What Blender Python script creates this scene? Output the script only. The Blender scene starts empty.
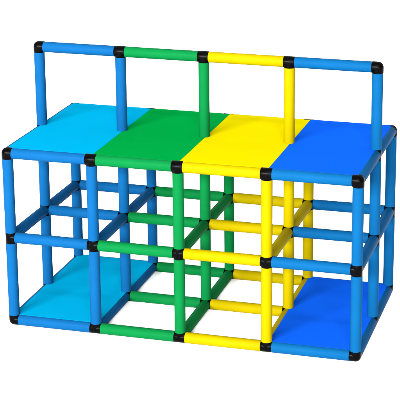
import bpy, bmesh, math
from mathutils import Matrix, Vector

scene = bpy.context.scene
COL = scene.collection

# ------------------------------------------------------------------ sizes (metres)
PX, PY, PZ = 0.40, 0.40, 0.40      # grid pitch
R = 0.0249                           # tube radius
GY = 0.0215                          # the same along the crossbars, which reach further in
G = 0.0254                           # node centre to tube end
NX, NY = 5, 3
SEAM = 0.008                         # panels meet just right of the tube axis
PANEL_T = 0.0030

# ------------------------------------------------------------------ materials
def plastic(name, rgb, rough=0.42, spec=0.006, var=0.05, grain=0.02):
    m = bpy.data.materials.new(name)
    m.use_nodes = True
    nt = m.node_tree
    b = nt.nodes['Principled BSDF']
    tc = nt.nodes.new('ShaderNodeTexCoord')
    n = nt.nodes.new('ShaderNodeTexNoise')
    n.inputs['Scale'].default_value = 9.0
    n.inputs['Detail'].default_value = 6.0
    nt.links.new(tc.outputs['Object'], n.inputs['Vector'])
    # faint batch mottling of the moulded plastic
    ramp = nt.nodes.new('ShaderNodeMapRange')
    ramp.inputs['From Min'].default_value = 0.3
    ramp.inputs['From Max'].default_value = 0.7
    ramp.inputs['To Min'].default_value = 1.0 - var
    ramp.inputs['To Max'].default_value = 1.0 + var
    nt.links.new(n.outputs['Fac'], ramp.inputs['Value'])
    mul = nt.nodes.new('ShaderNodeVectorMath')
    mul.operation = 'SCALE'
    mul.inputs[0].default_value = rgb
    nt.links.new(ramp.outputs['Result'], mul.inputs['Scale'])
    nt.links.new(mul.outputs['Vector'], b.inputs['Base Color'])
    rr = nt.nodes.new('ShaderNodeMapRange')
    rr.inputs['To Min'].default_value = rough - 0.08
    rr.inputs['To Max'].default_value = rough + 0.08
    nt.links.new(n.outputs['Fac'], rr.inputs['Value'])
    nt.links.new(rr.outputs['Result'], b.inputs['Roughness'])
    b.inputs['Specular IOR Level'].default_value = spec
    if grain:
        n2 = nt.nodes.new('ShaderNodeTexNoise')
        n2.inputs['Scale'].default_value = 420.0
        nt.links.new(tc.outputs['Object'], n2.inputs['Vector'])
        bp = nt.nodes.new('ShaderNodeBump')
        bp.inputs['Strength'].default_value = grain
        bp.inputs['Distance'].default_value = 0.001
        nt.links.new(n2.outputs['Fac'], bp.inputs['Height'])
        nt.links.new(bp.outputs['Normal'], b.inputs['Normal'])
    return m

M = {
    'blue':      plastic('blue_tube_plastic',      (0.0016, 0.0353, 0.1014)),
    'light_blue':plastic('light_blue_tube_plastic',(0.0012, 0.0356, 0.0975)),
    'green':     plastic('green_tube_plastic',     (0.0011, 0.0648, 0.0146)),
    'yellow':    plastic('yellow_tube_plastic',    (0.1556, 0.1184, 0.0002)),
    'black':     plastic('black_joint_plastic',    (0.0004, 0.0003, 0.0004), rough=0.28, spec=0.022, grain=0.0),
    'p_cyan':    plastic('cyan_panel_plastic',     (0.0002, 0.1453, 0.2599), rough=0.5, spec=0.0, var=0.02),
    'p_green':   plastic('green_panel_plastic',    (0.0002, 0.1240, 0.0195), rough=0.5, spec=0.0, var=0.02),
    'p_yellow':  plastic('yellow_panel_plastic',   (0.2929, 0.2463, 0.0002), rough=0.5, spec=0.0, var=0.02),
    'p_blue':    plastic('blue_panel_plastic',     (0.0020, 0.0450, 0.3200), rough=0.5, spec=0.0, var=0.02),
    'floor':     plastic('white_floor_paint',      (0.92, 0.92, 0.92), rough=0.8, spec=0.02, var=0.004, grain=0.0),
}

# ------------------------------------------------------------------ mesh helpers
SEG = 56

def revolve(bm, prof, axis_m):
    """prof: list of (radius, height); caps are closed at both ends"""
    rings = []
    for r, h in prof:
        ring = []
        for i in range(SEG):
            a = 2 * math.pi * i / SEG
            ring.append(bm.verts.new(axis_m @ Vector((r * math.cos(a), r * math.sin(a), h))))
        rings.append(ring)
    for a, b in zip(rings, rings[1:]):
        for i in range(SEG):
            j = (i + 1) % SEG
            bm.faces.new((a[i], a[j], b[j], b[i]))
    bm.faces.new(list(reversed(rings[0])))
    bm.faces.new(rings[-1])

def finish(bm, name, mat, angle=40):
    bmesh.ops.recalc_face_normals(bm, faces=bm.faces)
    me = bpy.data.meshes.new(name)
    for f in bm.faces:
        f.smooth = len(f.verts) <= 4
    for e in bm.edges:
        if len(e.link_faces) == 2 and e.calc_face_angle(0) > math.radians(angle):
            e.smooth = False
    bm.to_mesh(me)
    bm.free()
    me.materials.append(mat)
    return me

def tube_mesh(name, length, mat):
    """hollow-ended plastic tube along +Z, rounded rims"""
    bm = bmesh.new()
    h = length / 2
    c = 0.0012
    prof = [(R - 0.004, -h + 0.02), (R - 0.004, -h), (R - c, -h)]
    for k in range(1, 4):
        t = k / 4 * math.pi / 2
        prof.append((R - c + c * math.sin(t), -h + c - c * math.cos(t)))
    prof.append((R, -h + c))
    prof.append((R, h - c))
    for k in range(1, 4):
        t = k / 4 * math.pi / 2
        prof.append((R - c + c * math.cos(t), h - c + c * math.sin(t)))
    prof += [(R - c, h), (R - 0.004, h), (R - 0.004, h - 0.02)]
    revolve(bm, prof, Matrix.Identity(4))
    return finish(bm, name, mat, 60)

DIRS = {'x-': (-1,0,0), 'x+': (1,0,0), 'y-': (0,-1,0), 'y+': (0,1,0), 'z-': (0,0,-1), 'z+': (0,0,1)}

def connector_mesh(arms, R):
    """black push-fit joint: one stub per arm, smooth ball elbow in the middle, thinner spigots inside the tubes"""
    bm = bmesh.new()
    bmesh.ops.create_uvsphere(bm, u_segments=48, v_segments=24, radius=R * 1.004)
    for a in arms:
        d = Vector(DIRS[a])
        rot = d.to_track_quat('Z', 'Y').to_matrix().to_4x4()
        c = 0.0009
        e = (GY if a[0] == 'y' else G) - 0.0004
        Q = R
        if a[0] == 'y':
            R = min(R, 0.0247)
        prof = [(R, 0.0), (R, e - c), (R - c * 0.3, e - c * 0.3), (R - c, e), (R - 0.0045, e), (R - 0.0045, e + 0.018), (R - 0.006, e + 0.0195)]
        R = Q
        revolve(bm, prof, rot)
    return finish(bm, 'connector', M['black'], 50)

def panel_mesh(name, x0, x1, y0, y1, mat):
    """thin sheet with softly rounded edges"""
    bm = bmesh.new()
    t = PANEL_T
    c = 0.0003
    def loop(inset, z):
        return [bm.verts.new((x, y, z)) for x, y in ((x0+inset, y0+inset), (x1-inset, y0+inset), (x1-inset, y1-inset), (x0+inset, y1-inset))]
    ls = [loop(c, 0), loop(0, c), loop(0, t - c), loop(c * 0.3, t - c * 0.3), loop(c, t)]
    for a, b in zip(ls, ls[1:]):
        for i in range(4):
            j = (i + 1) % 4
            bm.faces.new((a[i], a[j], b[j], b[i]))
    bm.faces.new(list(reversed(ls[0])))
    bm.faces.new(ls[-1])
    bmesh.ops.recalc_face_normals(bm, faces=bm.faces)
    me = bpy.data.meshes.new(name)
    bm.to_mesh(me)
    bm.free()
    me.materials.append(mat)
    return me

# ------------------------------------------------------------------ the climbing frame
frame = bpy.data.objects.new('climbing_frame', None)
COL.objects.link(frame)
frame.location = (0, 0, 0)
frame['label'] = 'blue, green and yellow tube climbing frame with black joints and flat platforms on white ground'
frame['category'] = 'climbing frame'
frame.empty_display_size = 0.2

BASE = R + 0.0008          # height of the lowest tube axes above the ground

def node(i, j, k):
    return Vector((i * PX, j * PY, BASE + k * PZ))

def part(name, mesh, loc, rot=(0, 0, 0), label=None):
    o = bpy.data.objects.new(name, mesh)
    COL.objects.link(o)
    o.parent = frame
    o.location = loc
    o.rotation_euler = rot
    if label:
        o['label'] = label
    return o

LINE = ['blue', 'blue', 'green', 'yellow', 'light_blue']    # uprights and crossbars by grid line
BAY = ['blue', 'green', 'yellow', 'light_blue']             # rails by bay
WORD = {'blue': 'blue', 'green': 'green', 'yellow': 'yellow', 'light_blue': 'light blue'}
_tubes = {}

def tube(name, a, b, colour):
    d = b - a
    L = round(d.length - 2 * (GY if abs(d.y) > 0.1 else G), 5)
    if (L, colour) not in _tubes:
        _tubes[(L, colour)] = tube_mesh('tube', L, M[colour])
    ax = 0 if abs(d.x) > 0.1 else 1 if abs(d.y) > 0.1 else 2
    rot = [(0, math.pi / 2, 0), (-math.pi / 2, 0, 0), (0, 0, 0)][ax]
    part(name, _tubes[(L, colour)], (a + b) / 2, rot, '%s %s' % (WORD[colour], name.replace('_', ' ')))

arms = {}
def use(n, d):
    arms.setdefault(n, set()).add(d)

for k in range(3):
    for j in range(NY):
        for i in range(NX - 1):
            tube('rail', node(i, j, k), node(i + 1, j, k), BAY[i])
            use((i, j, k), 'x+'); use((i + 1, j, k), 'x-')
    for i in range(NX):
        for j in range(NY - 1):
            tube('crossbar', node(i, j, k), node(i, j + 1, k), LINE[i])
            use((i, j, k), 'y+'); use((i, j + 1, k), 'y-')
for i in range(NX):
    for j in range(NY):
        for k in range(2):
            tube('post', node(i, j, k), node(i, j, k + 1), LINE[i])
            use((i, j, k), 'z+'); use((i, j, k + 1), 'z-')
# handrail over the middle row
for i in range(NX):
    tube('handrail_post', node(i, 1, 2), node(i, 1, 3), LINE[i])
    use((i, 1, 2), 'z+'); use((i, 1, 3), 'z-')
for i in range(NX - 1):
    tube('handrail', node(i, 1, 3), node(i + 1, 1, 3), BAY[i])
    use((i, 1, 3), 'x+'); use((i + 1, 1, 3), 'x-')

_conn = {}
for n, a in sorted(arms.items()):
    # the caps round the deck and on the handrail are moulded a little fatter than the tubes
    fat = n[2] == 3 or (n[2] == 2 and n[1] != 1)
    key = (tuple(sorted(a)), R * 1.045 if fat else R * 0.995)
    if key not in _conn:
        _conn[key] = connector_mesh(*key)
    part('connector', _conn[key], node(*n))

# panels lie on top of the tubes
def panel(name, i, k, colour, label):
    x0 = i * PX + (0 if i == 0 else SEAM)
    x1 = (i + 1) * PX + (0 if i == 3 else SEAM) - 0.0010
    me = panel_mesh(name, x0, x1, 0.0, 2 * PY, M[colour])
    part(name, me, (0, 0, BASE + k * PZ + R + 0.0004 - PANEL_T), label=label)

panel('platform', 0, 2, 'p_cyan', 'cyan platform')
panel('platform', 1, 2, 'p_green', 'green platform')
panel('platform', 2, 2, 'p_yellow', 'yellow platform')
panel('platform', 3, 2, 'p_blue', 'royal blue platform')
panel('floor_panel', 0, 0, 'p_cyan', 'cyan floor panel')
panel('floor_panel', 3, 0, 'p_blue', 'royal blue floor panel')

# ------------------------------------------------------------------ ground
bm = bmesh.new()
bmesh.ops.create_grid(bm, x_segments=8, y_segments=8, size=40)
me = bpy.data.meshes.new('ground')
bm.to_mesh(me); bm.free()
me.materials.append(M['floor'])
ground = bpy.data.objects.new('ground', me)
COL.objects.link(ground)
ground['kind'] = 'structure'
ground['label'] = 'plain white studio ground'

# ------------------------------------------------------------------ studio light
w = bpy.data.worlds.new('World')
scene.world = w
w.use_nodes = True
nt = w.node_tree
bg = nt.nodes['Background']
tc = nt.nodes.new('ShaderNodeTexCoord')
sep = nt.nodes.new('ShaderNodeSeparateXYZ')
nt.links.new(tc.outputs['Generated'], sep.inputs[0])
# invented surround: white ahead (+y), dimmed behind the camera for contrast, brightened overhead
my = nt.nodes.new('ShaderNodeMapRange'); my.interpolation_type = 'SMOOTHSTEP'
my.inputs['From Min'].default_value = -0.5; my.inputs['From Max'].default_value = 0.4
my.inputs['To Min'].default_value = 0.5; my.inputs['To Max'].default_value = 1.1
nt.links.new(sep.outputs['Y'], my.inputs['Value'])
mz = nt.nodes.new('ShaderNodeMapRange'); mz.interpolation_type = 'SMOOTHSTEP'
mz.inputs['From Min'].default_value = 0.25; mz.inputs['From Max'].default_value = 0.9
mz.inputs['To Min'].default_value = 0.0; mz.inputs['To Max'].default_value = 1.0
nt.links.new(sep.outputs['Z'], mz.inputs['Value'])
ad = nt.nodes.new('ShaderNodeMath'); ad.operation = 'ADD'
nt.links.new(my.outputs['Result'], ad.inputs[0]); nt.links.new(mz.outputs['Result'], ad.inputs[1])
nt.links.new(ad.outputs[0], bg.inputs['Strength'])
bg.inputs['Color'].default_value = (1, 1, 1, 1)

def softbox(name, pos, target, size, irradiance):
    d = Vector(pos) - Vector(target)
    li = bpy.data.lights.new(name, 'AREA')
    li.shape = 'RECTANGLE'; li.size, li.size_y = size
    li.energy = irradiance * math.pi ** 2 * d.length ** 2    # white card facing it renders at this value
    o = bpy.data.objects.new(name, li)
    COL.objects.link(o)
    o.location = pos
    o.rotation_euler = d.to_track_quat('Z', 'Y').to_euler()
    return o

C0 = Vector((0.8, 0.4, 0.6))
def at(az, el, dist):
    a, e = math.radians(az), math.radians(el)
    return C0 + dist * Vector((math.sin(a) * math.cos(e), -math.cos(a) * math.cos(e), math.sin(e)))
softbox('key_softbox', at(-15, 18, 20), C0, (8.5, 4.0), 4.3)
softbox('fill_light', at(16, 18, 20), C0, (8.5, 4.0), 2.3)  # added fill, lifts the right-hand sides of the crossbars
softbox('glint_softbox', at(2, 50, 12), C0, (0.8, 0.8), 0.4)

# ------------------------------------------------------------------ camera
f, rx, rz, ry, cx, cy, cz, px, py = 1510.400, 1.30956, 0.2485, 0.00291, 2.75507, -5.97482, 2.76413, 275.8805, 103.0136
cam = bpy.data.cameras.new('camera')
co = bpy.data.objects.new('camera', cam)
COL.objects.link(co)
Rm = Matrix.Rotation(rz, 4, 'Z') @ Matrix.Rotation(rx, 4, 'X') @ Matrix.Rotation(ry, 4, 'Z')
co.matrix_world = Matrix.Translation((cx, cy, cz + BASE)) @ Rm
cam.sensor_width = 36.0
cam.lens = f / 400.0 * 36.0
cam.shift_x = (200.0 - px) / 400.0
cam.shift_y = (py - 200.0) / 400.0
cam.clip_end = 200
scene.camera = co

vs = scene.view_settings
vs.view_transform = 'Standard'
vs.look = 'None'
vs.gamma = 1.0
vs.exposure = 0.0
vs.use_curve_mapping = False
